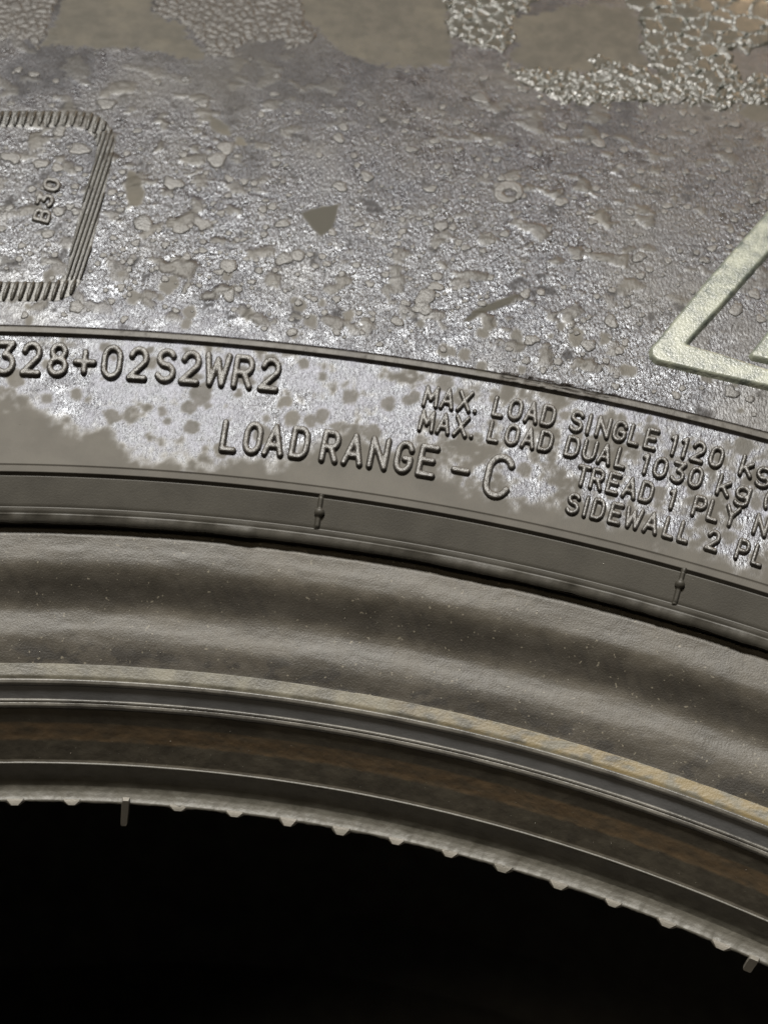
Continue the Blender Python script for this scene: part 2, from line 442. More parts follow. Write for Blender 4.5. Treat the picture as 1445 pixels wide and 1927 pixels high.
iA = int(np.argmin(np.abs(WALL[:, 0] - 249.00))); iB = int(np.argmin(np.abs(WALL[:, 0] - 226.50)))
side = ring('sidewall', WALL[iA:], M_WALL, tyre, 0.3, wall_disp, wall_wear)
band = ring('lettering_band', WALL[iB:iA + 1], M_WALL, tyre, 0.3, wall_disp, wall_wear)
rimb = ring('rim_line_band', WALL[:iB + 1], M_RIM, tyre, 0.3, wall_disp)

# flange between the rim line and the bead: a soft wave
cr = [(204.9, .60), (206.4, .62), (206.7, 1.05), (208.2, 0.98), (209.6, .70), (211.0, .50), (212.6, .62), (214.2, 1.25), (215.6, 1.7), (216.8, 1.3), (218.0, .72), (219.5, .58), (221.3, .66)]
rr = np.linspace(204.9, 221.3, 84)
sl = np.interp(rr, [c[0] for c in cr], [c[1] for c in cr])
zz = np.concatenate([[0], np.cumsum((sl[1:] + sl[:-1]) / 2 * np.diff(rr))])
zz = 3.75 + zz * (17.05 - 3.75) / zz[-1]
fl_prof = list(zip(rr, zz)); fl_prof += [(221.9, 17.2), (222.9, 17.6), (222.95, 17.95), (221.95, 18.45), (221.72, 18.75)]
k0 = int(np.argmin(np.abs(rr - 206.45)))
def flange_disp(phi, r, z):
    return 0.10 * gnoise(phi * 220 / 30, r / 9, 119) + 0.14 * fbm(phi * 220 / 14, r / 3.5, 3, 120) + 0.02 * gnoise(phi * 220 / 1.2, r / 1.2, 121)
def soft_disp(a, s=4.0):
    return lambda phi, r, z: a * fbm(phi * 205 / s, z / s + r / s, 3, 130)
def flange_wear_and_shade(phi, r, z):
    q = phi * 213
    n = fbm(q / 5, r / 1.6, 4, 180)
    low = sstep(210.2, 207.6, r + 1.2 * n)
    blot = low * sstep(0.05, 0.16, fbm(q / 4.5, r / 2.2, 4, 181))
    streak = 0.16 * sstep(0.30, 0.5, gnoise((q + 1.1 * r) / 1.1, (r - q) / 22, 182) + 0.25 * n)
    return np.stack([np.clip(0.35 * low + 0.5 * blot + streak + 0.5 * sstep(217.4, 215.6, r) * sstep(213.2, 214.6, r), 0, 0.9), n * 0, n * 0], -1)  # blotches and streaks, plus the trough's shade painted in as dark colour
ring('bead_flange', fl_prof[k0:], M_FLANGE, tyre, 0.3, flange_disp, flange_wear_and_shade)
strip_prof = [(204.55, 3.42)] + [(p[0], p[1] + 0.10) for p in fl_prof[:k0]] + [(fl_prof[k0][0] + 0.02, fl_prof[k0][1] + 0.10), (fl_prof[k0][0] + 0.12, fl_prof[k0][1] + 0.0)]
def strip_warm_sheen(phi, r, z):
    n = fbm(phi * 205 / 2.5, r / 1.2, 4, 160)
    w = sstep(0.02, 0.36, phi) * sstep(-0.25, 0.30, n + 0.05)  # warm golden reflection growing to the right, painted into the colour
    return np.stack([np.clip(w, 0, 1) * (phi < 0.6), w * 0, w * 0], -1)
ring('chafer_strip', strip_prof, M_STRIP, tyre, 0.25, soft_disp(0.05), strip_warm_sheen)
# upper bead ridge, heel, lower double ridge
ring('bead_ridge', [(204.6, 3.40), (204.50, 3.62), (204.28, 3.62), (203.98, 3.30), (203.92, 2.90), (204.12, 2.70)], M_RIDGE, tyre, 0.12, soft_disp(0.03))
ring('bead_heel', [(204.12, 2.70), (203.45, 0.62)], M_HEEL, tyre, 0.3, soft_disp(0.04))
ring('bead_ridge', [(203.45, 0.62), (203.22, 0.64), (203.05, 0.40), (203.12, 0.26), (202.95, 0.20), (202.72, -0.05), (202.70, -0.40), (202.95, -0.75)], M_RIDGE, tyre, 0.1, soft_disp(0.03))
def seat_wear(phi, r, z):
    u, v = project(world_pts(phi, r, z))
    n = fbm(phi * 205 / 3, z / 1.0, 3, 140)
    c = (1365 - 0.0 * u) + 0
    t = (z + 3.1 + 0.25 * n)
    w = sstep(0.15, -0.15, t) * sstep(-2.95, -2.6, t)
    return np.stack([np.clip(w * (0.72 + 0.9 * n), 0, 1), w * 0, w * 0], -1)
ring('bead_seat', [(202.95, -0.75), (202.55, -2.0), (201.7, -5.4), (200.5, -8.95), (200.25, -9.2)], M_SEAT, tyre, 0.25, soft_disp(0.08, 2.5), seat_wear)
ring('toe_ridge', [(200.25, -9.2), (200.06, -9.24), (200.00, -9.34), (200.05, -9.5), (200.05, -9.55)], M_TOE, tyre, 0.08, soft_disp(0.03))
def toe_wear(phi, r, z):
    n = fbm(phi * 200 / 2.0, z / 1.2, 4, 170)
    w = sstep(-13.2, -15.0, z + 1.4 * n)
    return np.stack([w, w * 0, w * 0], -1)
def toe_disp(phi, r, z):
    return 0.10 * fbm(phi * 200 / 2.2, z / 1.6, 3, 150) + sstep(-13.2, -14.8, z) * (0.09 * fbm(phi * 200 / 0.9, z, 3, 151) + 0.25 * fbm(phi * 200 / 4.0, z * 0, 3, 152))
toe = ring('bead_toe', [(200.05, -9.55), (199.99, -11.6), (199.88, -12.6), (199.55, -13.4), (198.95, -14.0), (198.25, -14.45), (197.75, -14.65), (197.62, -14.85), (197.8, -15.2), (199.2, -16.2)],
           M_TOE, tyre, 0.22, toe_disp, toe_wear)
# the rest of the carcass, coarse: inside, tread, far side
CO = np.radians(np.arange(0, 360, 3.0))
inner = [(199.2, -16.2), (206, -13), (218, 2), (232, 14), (252, 24), (300, 46), (340, 52), (358, 44), (365, 0), (366, -100)]
mir = lambda p: [(r, -200 - z) for r, z in reversed(p)]
ring('inner_liner', inner + mir(inner)[1:], M_BLACK, tyre, 8, None, None, CO)
sh = [tuple(WALL[-1]), (366, 52), (372, 38), (376, 10), (376, -18), (369, -20), (369, -30), (377, -32), (377, -70), (370, -72), (370, -84), (378, -86), (378, -100)]
ring('tread', sh + mir(sh)[1:], M_BLACK, tyre, 8, None, None, CO)
outer = [(199.2, -16.2), (198.1, -15.2), (203, 0), (205, 3.5), (221, 17), (222, 19.5), (249, 36), (300, 57), (344, 72), tuple(WALL[-1])]
ring('far_sidewall', mir(outer), M_BLACK, tyre, 8, None, None, CO)

# ------------------------------------------------------------------ raised lettering: strokes cut with one round cutter
def arc(cx, cy, rx, ry, a0, a1, n=12):
    return [(cx + rx * math.cos(math.radians(a0 + (a1 - a0) * k / n)), cy + ry * math.sin(math.radians(a0 + (a1 - a0) * k / n))) for k in range(n + 1)]
GL = {
 'A': [[(0, 0), (.5, 1), (1, 0)], [(.18, .30), (.82, .30)]],
 'B': [[(0, 0), (0, 1), (.6, 1)] + arc(.6, .76, .36, .24, 90, -90) + [(0, .52)], [(.6, .52)] + arc(.62, .26, .38, .26, 90, -90) + [(0, 0)]],
 'C': [arc(.5, .68, .5, .32, 25, 180) + arc(.5, .32, .5, .32, 180, 335)],
 'D': [[(0, 0), (0, 1), (.5, 1)] + arc(.5, .64, .5, .36, 90, 0) + arc(.5, .36, .5, .36, 0, -90) + [(0, 0)]],
 'E': [[(1, 1), (0, 1), (0, 0), (1, 0)], [(0, .52), (.85, .52)]],
 'G': [arc(.5, .68, .5, .32, 20, 180) + arc(.5, .32, .5, .32, 180, 360) + [(1, .45), (.55, .45)]],
 'I': [[(.5, 0), (.5, 1)]],
 'L': [[(0, 1), (0, 0), (1, 0)]],
 'M': [[(0, 0), (.08, 1), (.5, .35), (.92, 1), (1, 0)]],
 'N': [[(0, 0), (0, 1), (1, 0), (1, 1)]],
 'O': [arc(.5, .66, .5, .34, 0, 180) + arc(.5, .34, .5, .34, 180, 360) + [(1, .66)]],
 'P': [[(0, 0), (0, 1), (.6, 1)] + arc(.6, .72, .4, .28, 90, -90) + [(0, .44)]],
 'R': [[(0, 0), (0, 1), (.6, 1)] + arc(.6, .73, .4, .27, 90, -90) + [(0, .46)], [(.55, .46), (1, 0)]],
 'S': [arc(.5, .76, .46, .24, 25, 270) + arc(.5, .26, .5, .26, 90, -155)],
 'T': [[(0, 1), (1, 1)], [(.5, 1), (.5, 0)]],
 'U': [[(0, 1), (0, .34)] + arc(.5, .34, .5, .34, 180, 360) + [(1, 1)]],
 'W': [[(0, 1), (.22, 0), (.5, .85), (.78, 0), (1, 1)]],
 'X': [[(0, 0), (1, 1)], [(0, 1), (1, 0)]],
 'Y': [[(0, 1), (.5, .48), (1, 1)], [(.5, .48), (.5, 0)]],
 '0': [arc(.5, .66, .5, .34, 0, 180) + arc(.5, .34, .5, .34, 180, 360) + [(1, .66)]],
 '1': [[(.25, .86), (.55, 1), (.55, 0)]],
 '2': [arc(.5, .70, .48, .30, 165, -30) + [(0, 0), (1, 0)]],
 '3': [[(.05, 1), (.95, 1), (.45, .60)] + arc(.48, .30, .52, .30, 80, -150)],
 '8': [arc(.5, .76, .40, .24, -90, 270, 20), arc(.5, .26, .5, .26, 90, 450, 20)],
 '+': [[(0, .45), (1, .45)], [(.5, .12), (.5, .80)]],
 '-': [[(0, .38), (1, .38)]],
 '.': [[(.5, .02), (.5, .03)]],
 'k': [[(0, 0), (0, 1)], [(.95, .68), (0, .26)], [(.35, .42), (1, 0)]],
 'g': [arc(.5, .40, .48, .28, 0, 360, 18), [(.98, .68), (.98, -.05)] + arc(.5, -.05, .48, .24, 0, -150)],
 '(': [arc(1.0, .5, .9, .62, 130, 230, 12)],
}
_letter_cache = {}
def glyph_grid(ch, w, h, sw, step):
    """heights (0..1) of a letter whose stroke has half width sw, on a local grid in photo pixels"""
    key = (ch, round(w, 1), round(h, 1), round(sw, 2))
    if key in _letter_cache: return _letter_cache[key]
    strokes = [[(x * w - w / 2, y * h) for x, y in st] for st in GL[ch]]
    ys = [p[1] for st in strokes for p in st]; xs = [p[0] for st in strokes for p in st]
    mrg = sw + 2.5
    gx = np.arange(min(xs) - mrg, max(xs) + mrg + step, step); gy = np.arange(min(ys) - mrg, max(ys) + mrg + step, step)
    X, Y = np.meshgrid(gx, gy)
    d = np.full(X.shape, 1e9)
    for st in strokes:
        for a, b in zip(st[:-1], st[1:]):
            ex, ey = b[0] - a[0], b[1] - a[1]
            t = np.clip(((X - a[0]) * ex + (Y - a[1]) * ey) / max(ex * ex + ey * ey, 1e-9), 0, 1)
            d = np.minimum(d, np.hypot(X - a[0] - t * ex, Y - a[1] - t * ey))
    q = 1 - d / sw                               # 1 on the stroke centre, 0 on its foot
    hgt = np.clip((q + 0.02) / 0.46, 0, 1); hgt = 1 - (1 - hgt) ** 2.4; hgt = hgt * 0.90 + 0.10 * np.clip(q, 0, 1)
    keep = d < sw + 1.6
    _letter_cache[key] = (X, Y, hgt, keep)
    return _letter_cache[key]

def make_letter(ch, cx, cy, w, h, ex, ey, sw, H, parent, mat):
    """one raised letter: foot centre at photo point (cx, cy), axes ex (along the line) and ey (up)"""
    X, Y, hg, keep = glyph_grid(ch, w, h, sw, 1.35)
    px = cx + X * ex[0] + Y * ey[0]; py = cy + X * ex[1] + Y * ey[1]
    phi, r = on_wall(px, py)
    nr, nz = wall_normal(r)
    lift = hg * H - 0.10
    V = world_pts(phi, r + nr * lift, wall_z(r) + nz * lift).reshape(-1, 3)
    F = grid_faces(*X.shape)
    kp = keep.ravel()[F].all(1); F = F[kp][:, ::-1]
    used = np.unique(F); idx = np.full(len(V), -1); idx[used] = np.arange(len(used))
    return add('letter', mesh_from('letter', V[used], idx[F], mat), parent)

def up_dir(px, py):
    phi, r = on_wall(np.array([px]), np.array([py]))
    a = project(world_pts(phi, r + 1.0, wall_z(r + 1.0))); b = project(world_pts(phi, r, wall_z(r)))
    d = np.array([a[0][0] - b[0][0], a[1][0] - b[1][0]])
    return d / np.linalg.norm(d)

def text_line(name, label, items, base, slope, h, w, sw, H, mat=M_LETTER):
    """items: (char, centre x in the photo[, width, height]); base(x): foot of the letters"""
    e = bpy.data.objects.new(name, None); col.objects.link(e); e.parent = tyre; e['label'] = label
    for it in items:
        ch, cx = it[0], it[1]
        ww = it[2] if len(it) > 2 else w; hh = it[3] if len(it) > 3 else h
        y = base(cx); s = slope(cx)
        ex = np.array([1, s]) / math.hypot(1, s)
        ey = up_dir(cx, y - hh / 2)
        make_letter(ch, cx, y, ww, hh, ex, ey, sw, H, e, mat)
    return e

def quad(pts):
    c = np.polyfit([p[0] for p in pts], [p[1] for p in pts], 2)
    return (lambda x: float(np.polyval(c, x))), (lambda x: float(np.polyval(np.polyder(c), x)))
b1, s1 = quad([(8, 702), (57, 704), (107, 705), (208, 710), (309, 716), (405, 725), (504, 733)])
text_line('approval_number', 'raised code 328+02S2WR2 under the long mould line',
          [('8', -42), ('3', 8), ('2', 57), ('8', 107), ('+', 157, 34), ('0', 208), ('2', 257), ('S', 309), ('2', 355), ('W', 405, 40), ('R', 454), ('2', 504)],
          b1, s1, 54, 29, 6.5, 0.82)
b2, s2 = quad([(427, 848), (510, 856), (617, 868), (708, 880), (800, 895), (929, 920)])
text_line('load_range_text', 'raised words LOAD RANGE -C',
          [('L', 428, 22), ('O', 472, 25), ('A', 512, 30), ('D', 560, 26), ('R', 617, 25), ('A', 661, 30), ('N', 708, 28), ('G', 755, 25), ('E', 799, 27), ('-', 862, 26), ],
          b2, s2, 52, 25, 6.4, 0.80)
b2c, s2c = quad([(900, 930), (929, 934), (960, 939)])
text_line('load_range_letter', 'large raised letter C', [('C', 930, 42, 74)], b2c, lambda x: 0.17, 74, 42, 7.4, 0.72)
b3, s3 = quad([(808, 765), (935, 782), (1042, 805), (1221, 844), (1343, 878), (1400, 896)])
text_line('maximum_load_text', 'raised line MAX. LOAD SINGLE 1120 kg',
          [('M', 808, 23), ('A', 839), ('X', 871, 21), ('.', 893), ('L', 935, 15), ('O', 966), ('A', 997), ('D', 1028), ('S', 1081), ('I', 1104), ('N', 1131), ('G', 1162), ('L', 1190, 15),
           ('E', 1221, 18), ('1', 1263), ('1', 1283), ('2', 1309), ('0', 1343), ('k', 1401), ('g', 1434, 24), ('(', 1490, 12)],
          b3, s3, 34, 20, 4.75, 0.70)
b4, s4 = quad([(800, 812), (927, 829), (1022, 848), (1165, 882), (1305, 917), (1358, 931)])
text_line('maximum_load_text', 'raised line MAX. LOAD DUAL 1030 kg',
          [('M', 800, 23), ('A', 832), ('X', 864, 21), ('.', 886), ('L', 926, 15), ('O', 960), ('A', 991), ('D', 1023), ('D', 1073), ('U', 1105), ('A', 1134), ('L', 1165, 15),
           ('1', 1210), ('0', 1238), ('3', 1271), ('0', 1304), ('k', 1358), ('g', 1394, 24), ('(', 1441, 12)],
          b4, s4, 34, 20, 4.75, 0.70)
b5, s5 = quad([(1092, 914), (1150, 928), (1212, 944), (1311, 972), (1428, 1007)])
text_line('ply_text', 'raised line TREAD 1 PLY N',
          [('T', 1092), ('R', 1119), ('E', 1150, 18), ('A', 1181, 21), ('D', 1212), ('1', 1260), ('P', 1311), ('L', 1338, 15), ('Y', 1371, 22), ('N', 1427, 21), ('Y', 1462, 21)],
          b5, s5, 34, 19, 4.75, 0.70)
b6, s6 = quad([(1074, 966), (1121, 977), (1187, 994), (1282, 1018), (1336, 1036), (1420, 1063)])
text_line('ply_text', 'raised line SIDEWALL 2 PLY',
          [('S', 1074), ('I', 1098), ('D', 1121, 18), ('E', 1154, 18), ('W', 1187, 27), ('A', 1221, 22), ('L', 1255, 15), ('L', 1283, 15), ('2', 1336), ('P', 1392, 18), ('L', 1422, 15), ('Y', 1452, 21)],
          b6, s6, 34, 19, 4.75, 0.70)
e = bpy.data.objects.new('batch_code', None); col.objects.link(e); e.parent = tyre; e['label'] = 'small raised code B30 turned on its side'
for ch, cx, cy in (('B', 92, 410), ('3', 98, 381), ('0', 110, 352)):
    make_letter(ch, cx, cy, 18, 26, np.array([.28, -.96]), np.array([-.97, -.24]), 4.8, 0.6, e, M_LETTER)

# ------------------------------------------------------------------ raised shapes on a (phi, r) patch
def patch(name, box, step, field, parent, mat, base=-0.10, attr=None, label=None):
    """field(u, v, phi, r) -> (height mm, keep mask); box in photo pixels"""
    cx = np.array([box[0], box[2], box[0], box[2], (box[0] + box[2]) / 2]); cy = np.array([box[1], box[1], box[3], box[3], (box[1] + box[3]) / 2])
    p, r = on_wall(cx, cy)
    gp = np.arange(p.min() - .004, p.max() + .004, step / r.mean()); gr = np.arange(r.min() - 1, min(r.max() + 2, WALL_R1 - 1), step)
    PP, RR = np.meshgrid(gp, gr)
    u, v = project(world_pts(PP, RR, wall_z(RR)))
    h, keep = field(u, v, PP, RR)
    nr, nz = wall_normal(RR)
    lift = h + base
    V = world_pts(PP, RR + nr * lift, wall_z(RR) + nz * lift).reshape(-1, 3)
    F = grid_faces(*PP.shape)
    F = F[keep.ravel()[F].all(1)]
    used = np.unique(F); idx = np.full(len(V), -1); idx[used] = np.arange(len(used))
    at = attr(u, v, PP, RR, h).reshape(len(V), -1)[used] if attr else None
    return add(name, mesh_from(name, V[used], idx[F], mat, at), parent, label)

# large outlined emblem letter, its corner in view
OUT = [(1223, 660), (1236, 645), (1333, 527), (1445, 400), (1640, 180), (1900, 180), (1900, 850), (1640, 782), (1445, 733), (1330, 707), (1234, 684), (1224, 674)]
INN = [(1291, 652), (1370, 565), (1445, 481), (1660, 240), (1850, 240), (1850, 800), (1640, 748), (1445, 699), (1360, 671)]
FILL = [(1410, 671), (1420, 658), (1445, 627), (1690, 350), (1800, 350), (1800, 760), (1640, 728), (1445, 684), (1414, 677)]
def outline_field(u, v, p, r):
    s = np.minimum(poly_sdf(u, v, OUT), -poly_sdf(u, v, INN))
    return 0.95 * sstep(-4.0, 3.6, s), (s > -4.2) & (u < 1700)
def fill_field(u, v, p, r):
    s = poly_sdf(u, v, FILL)
    return 0.95 * sstep(-4.0, 3.6, s), (s > -4.2) & (u < 1700)
patch('emblem_outline', (1200, 370, 1720, 800), 0.2, outline_field, tyre, M_LOGO, label='pale raised outline of a large emblem letter')
patch('emblem_fill', (1395, 500, 1720, 800), 0.2, fill_field, tyre, M_LOGO, label='pale raised inner block of the emblem letter')

# hatched frame made of parallel ribs
FO = [(-420, 208), (140, 208), (172, 211), (196, 224), (212, 244), (218, 262), (212, 300), (184, 420), (162, 505), (150, 535), (134, 556), (108, 567), (-420, 567)]
FI = [(-390, 238), (140, 238), (158, 242), (174, 254), (182, 272), (178, 302), (144, 420), (125, 507), (117, 522), (104, 530), (-390, 530)]
def frame_sdf(x, y): return np.minimum(poly_sdf(x, y, FO), -poly_sdf(x, y, FI))
hat = patch('hatched_frame', (-200, 195, 235, 580), 0.25, lambda u, v, p, r: (0.16 * sstep(-3, 2, frame_sdf(u, v)), (frame_sdf(u, v) > -3.2) & (u > -150)), tyre, M_RIB,
            label='rounded frame of slanting raised ribs')
def rib(x0, y0, x1, y1, parent, k0=1.0):
    n = max(3, int(math.hypot(x1 - x0, y1 - y0) / 6)); tt = np.linspace(0, 1, n)
    dx, dy = x1 - x0, y1 - y0; ln = math.hypot(dx, dy); nx, ny = -dy / ln, dx / ln
    prof = [(-4.7, 0.0), (-3.6, .48), (-1.6, .68), (1.6, .68), (3.6, .48), (4.7, 0.0)]
    P = np.array([[(x0 + dx * t + nx * o * k * k0, y0 + dy * t + ny * o * k * k0) for o, hh in prof] for t, k in zip(tt, [0.7] + [1] * (n - 2) + [0.7])])
    Hh = np.array([[hh * k * (.35 + .65 * k0) for o, hh in prof] for k in [0.45] + [1] * (n - 2) + [0.45]])
    phi, r = on_wall(P[..., 0], P[..., 1]); nr, nz = wall_normal(r)
    lift = Hh + 0.02
    V = world_pts(phi, r + nr * lift, wall_z(r) + nz * lift).reshape(-1, 3)
    add('rib', mesh_from('rib', V, grid_faces(n, len(prof)), M_RIB), parent)
def rib_family(starts, RS, inside, k0):
    for x in starts:                            # line: px = x - RS * (py - 208)
        ys = np.arange(204, 572, 1.5); xs = x - RS * (ys - 208)
        on = (frame_sdf(xs, ys) > 0.8) & (xs > -45) & inside(xs, ys)
        k = 0
        while k < len(ys):
            if on[k]:
                j = k
                while j + 1 < len(ys) and on[j + 1]: j += 1
                if ys[j] - ys[k] > 5: rib(xs[k], ys[k], xs[j], ys[j], hat, k0)
                k = j
            k += 1
side_part = lambda x, y: (x > 60) & (y > 250 - 0.2 * (x - 180)) & (y < 527)
rib_family(np.arange(-40, 440, 15.4), 0.345, lambda x, y: ~side_part(x, y), 1.0)
rib_family(np.arange(196, 330, 8.6), 0.33, side_part, 0.58)

# ------------------------------------------------------------------ dried froth
def seeds_in(poly_list, dens, box, seed):
    g = np.random.default_rng(seed); out = []
    p, r = on_wall(np.array([box[0], box[2], box[0], box[2]]), np.array([box[1], box[1], box[3], box[3]]))
    pts = []
    for k in range(40000):
        a = g.uniform(p.min() - .02, p.max() + .02) * 320; b = g.uniform(r.min() - 2, r.max() + 4)
        pts.append((a, b))
    return np.array(pts)
def poisson(box, rad, seed, tries=9000):
    g = np.random.default_rng(seed)
    p, r = on_wall(np.array([box[0], box[2], box[0], box[2]], float), np.array([box[1], box[1], box[3], box[3]], float))
    A = g.uniform(p.min() - .02, p.max() + .02, tries); B = g.uniform(r.min() - 2, min(r.max() + 3, 345), tries)
    u, v = project(world_pts(A, B, wall_z(B)))
    R = rad(u, v, g.random(tries))
    X = A * 320; out = np.zeros((0, 3))
    for x, y, q in zip(X, B, R):
        if len(out) == 0 or ((out[:, 0] - x) ** 2 + (out[:, 1] - y) ** 2 > ((out[:, 2] + q) / 2) ** 2).all():
            out = np.vstack([out, (x, y, q)])
    return out
def foam_patch(name, box, regions, holes, rad, seed, H, step, brown, label):
    pts = poisson(box, rad, seed)
    store = {}
    def field(u, v, p, r):
        qx = p * 320; jx = qx + 0.55 * gnoise(qx / 1.5, r / 1.5, seed) + 0.2 * gnoise(qx / 0.5, r / 0.5, seed + 2); jy = r + 0.55 * gnoise(qx / 1.5 + 9, r / 1.5, seed + 1) + 0.2 * gnoise(qx / 0.5, r / 0.5 + 7, seed + 2)
        sh = u.shape; f1 = np.full(u.size, 1e9); f2 = np.full(u.size, 1e9); cr = np.full(u.size, 1.0); tl = np.zeros(u.size)
        rc = np.random.default_rng(seed + 50)
        a, b = jx.ravel(), jy.ravel()
        for x, y, q in pts:
            d = np.hypot(a - x, (b - y)) / q
            n = d < f1; ka, kb, kc = rc.uniform(-1, 1, 3)
            tl = np.where(n, 0.10 * ka + 0.16 * (kb * (a - x) + (kc + .5) * (b - y)) / q, tl)
            f2 = np.where(n, f1, np.minimum(f2, d)); cr = np.where(n, q, cr); f1 = np.where(n, d, f1)
        e = ((f2 - f1) * cr).reshape(sh)                 # mm to the cell wall, about
        s = np.full(sh, -1e9)
        for rg in regions: s = np.maximum(s, poly_sdf(u, v, rg))
        for hl in holes: s = np.minimum(s, -poly_sdf(u, v, hl))
        s = s + 26 * fbm(qx / 2.6, r / 2.6, 4, seed + 4)
        wid = 0.10 + 0.06 * gnoise(qx / 1.2, r / 1.2, seed + 6)
        ridge = np.exp(-(e / np.maximum(wid, .07)) ** 2) * np.clip(0.42 + 1.1 * fbm(qx / 1.3, r / 1.3, 3, seed + 7), 0.0, 1.15)
        ed = sstep(-2, 10, s)
        store['ridge'] = ridge
        return ed * (0.10 + H * ridge * np.clip(cr.reshape(sh) / 2.0, 0.4, 1.1) + 0.16 * sstep(0, .9, e) + (tl.reshape(sh) + .10) * H) , s > -2
    def attr(u, v, p, r, h):
        return np.stack([np.clip(0.85 * store['ridge'], 0, 1), np.full(u.shape, brown), u * 0], -1)
    o = patch(name, box, step, field, tyre, M_FOAM, -0.06, attr, label)
    o['kind'] = 'stuff'
    return o
foam_patch('dried_foam', (820, -60, 1500, 215),
           [[(832, -60), (1012, -60), (1003, 16), (972, 30), (964, 58), (974, 76), (942, 92), (900, 92), (845, 70)],
            [(1150, -60), (1500, -60), (1500, 90), (1440, 92), (1380, 100), (1400, 165), (1345, 202), (1260, 196), (1150, 200), (1060, 196), (985, 168), (950, 128), (1000, 128), (1110, 134), (1118, 104), (1180, 122), (1230, 132), (1205, 92), (1205, 45), (1188, 15)],
            [(1380, 150), (1500, 130), (1500, 190), (1350, 205)]], [],
           lambda u, v, q: np.clip(np.interp(v, [-60, 20, 100, 170, 230], [4.2, 3.6, 2.6, 1.7, 1.1]) * np.interp(u, [820, 1000, 1250, 1445], [.6, .72, .95, 1.1]) * (0.75 + .5 * q), 0.8, 5), 3, 0.95, 0.14, 0.0,
           'pale greenish froth dried into thin walled cells')
foam_patch('dried_foam', (-60, -60, 660, 130),
           [[(-60, -60), (130, -60), (100, 40), (75, 88), (30, 70), (-60, 60)], [(285, -60), (560, -60), (575, 35), (610, 70), (560, 90), (500, 70), (450, 95), (395, 110), (378, 80), (352, 48), (290, 25)]], [],
           lambda u, v, q: 0.9 + .7 * q, 5, 0.20, 0.17, 1.0, 'fine brown froth dried between smooth flakes')

# ------------------------------------------------------------------ dried droplets
def droplet_mesh(phi0, r0, rad, hgt, seed, squash=1.0, kind=0):
    n = 22; g = np.random.default_rng(seed)
    ph = g.uniform(0, 6.28, 3); am = g.uniform(0.03, 0.12 if kind == 0 else 0.24, 3) * np.array([1, .8, .5])
    t = np.arange(n) * 2 * np.pi / n
    out = 1 + am[0] * np.cos(2 * t + ph[0]) + am[1] * np.cos(3 * t + ph[1]) + am[2] * np.cos(5 * t + ph[2])
    V = []; Hs = []
    for k, hh in ((1.0, 0.0), (0.94, 0.72), (0.84, 1.0), (0.45, 0.97)):
        V.append(np.stack([np.cos(t) * out * rad * k, np.sin(t) * out * rad * k * squash], -1)); Hs.append(np.full(n, hh))
    xy = np.concatenate(V + [np.zeros((1, 2))]); hs = np.concatenate(Hs + [np.array([0.96])])
    r = r0 + xy[:, 1] * 0.92; phi = phi0 + xy[:, 0] / r0
    nr, nz = wall_normal(r); lift = hs * hgt - 0.035
    W = world_pts(phi, r + nr * lift, wall_z(r) + nz * lift)
    F = [(a * n + k, a * n + (k + 1) % n, (a + 1) * n + (k + 1) % n, (a + 1) * n + k) for a in range(3) for k in range(n)]
    F += [(3 * n + k, 3 * n + (k + 1) % n, 4 * n, 4 * n) for k in range(n)]
    return W, F
def tri_quads(F): return [f for f in F if f[2] != f[3]], [f[:3] for f in F if f[2] == f[3]]
def droplet_object(W, F, mat):
    me = bpy.data.meshes.new('dried_droplet')
    me.from_pydata([tuple(w * MM) for w in W], [], [f if f[2] != f[3] else f[:3] for f in F])
    me.polygons.foreach_set('use_smooth', [True] * len(me.polygons)); me.materials.append(mat)
    return add('dried_droplet', me, side)
drops = []
HERO = [(150, 280, 2.0, 1), (408, 300, 2.2, 1), (690, 332, 1.5, 1), (810, 355, 1.3, 1), (560, 480, 1.6, 1), (800, 560, 2.2, 1), (1000, 640, 1.4, 1), (935, 300, 1.0, 0), (1205, 322, 0.9, 0),
        (720, 225, 1.0, 1), (520, 290, 1.0, 0), (345, 290, 1.0, 0), (105, 152, 0.8, 0), (520, 142, 0.9, 0), (985, 168, 1.2, 1), (860, 230, 1.0, 0), (925, 270, .9, 0), (1185, 398, 1.1, 0), (950, 440, 1.1, 0), (822, 520, 1.2, 0),
        (640, 350, 1.6, 1), (380, 420, 1.9, 1), (340, 430, 1.6, 1), (430, 500, 1.8, 1), (270, 420, 2.2, 1), (795, 580, 1.9, 1), (1150, 605, 1.5, 1), (1165, 660, 1.0, 0), (830, 425, 1.5, 1), (90, 440, 1.3, 0), (60, 355, 1.0, 0)]
for x, y, rad, kd in HERO:
    p, r = on_wall(np.array([x], float), np.array([y], float)); drops.append((p[0], r[0], rad * 0.85, kd))
tries = 0; DA = np.array(drops)
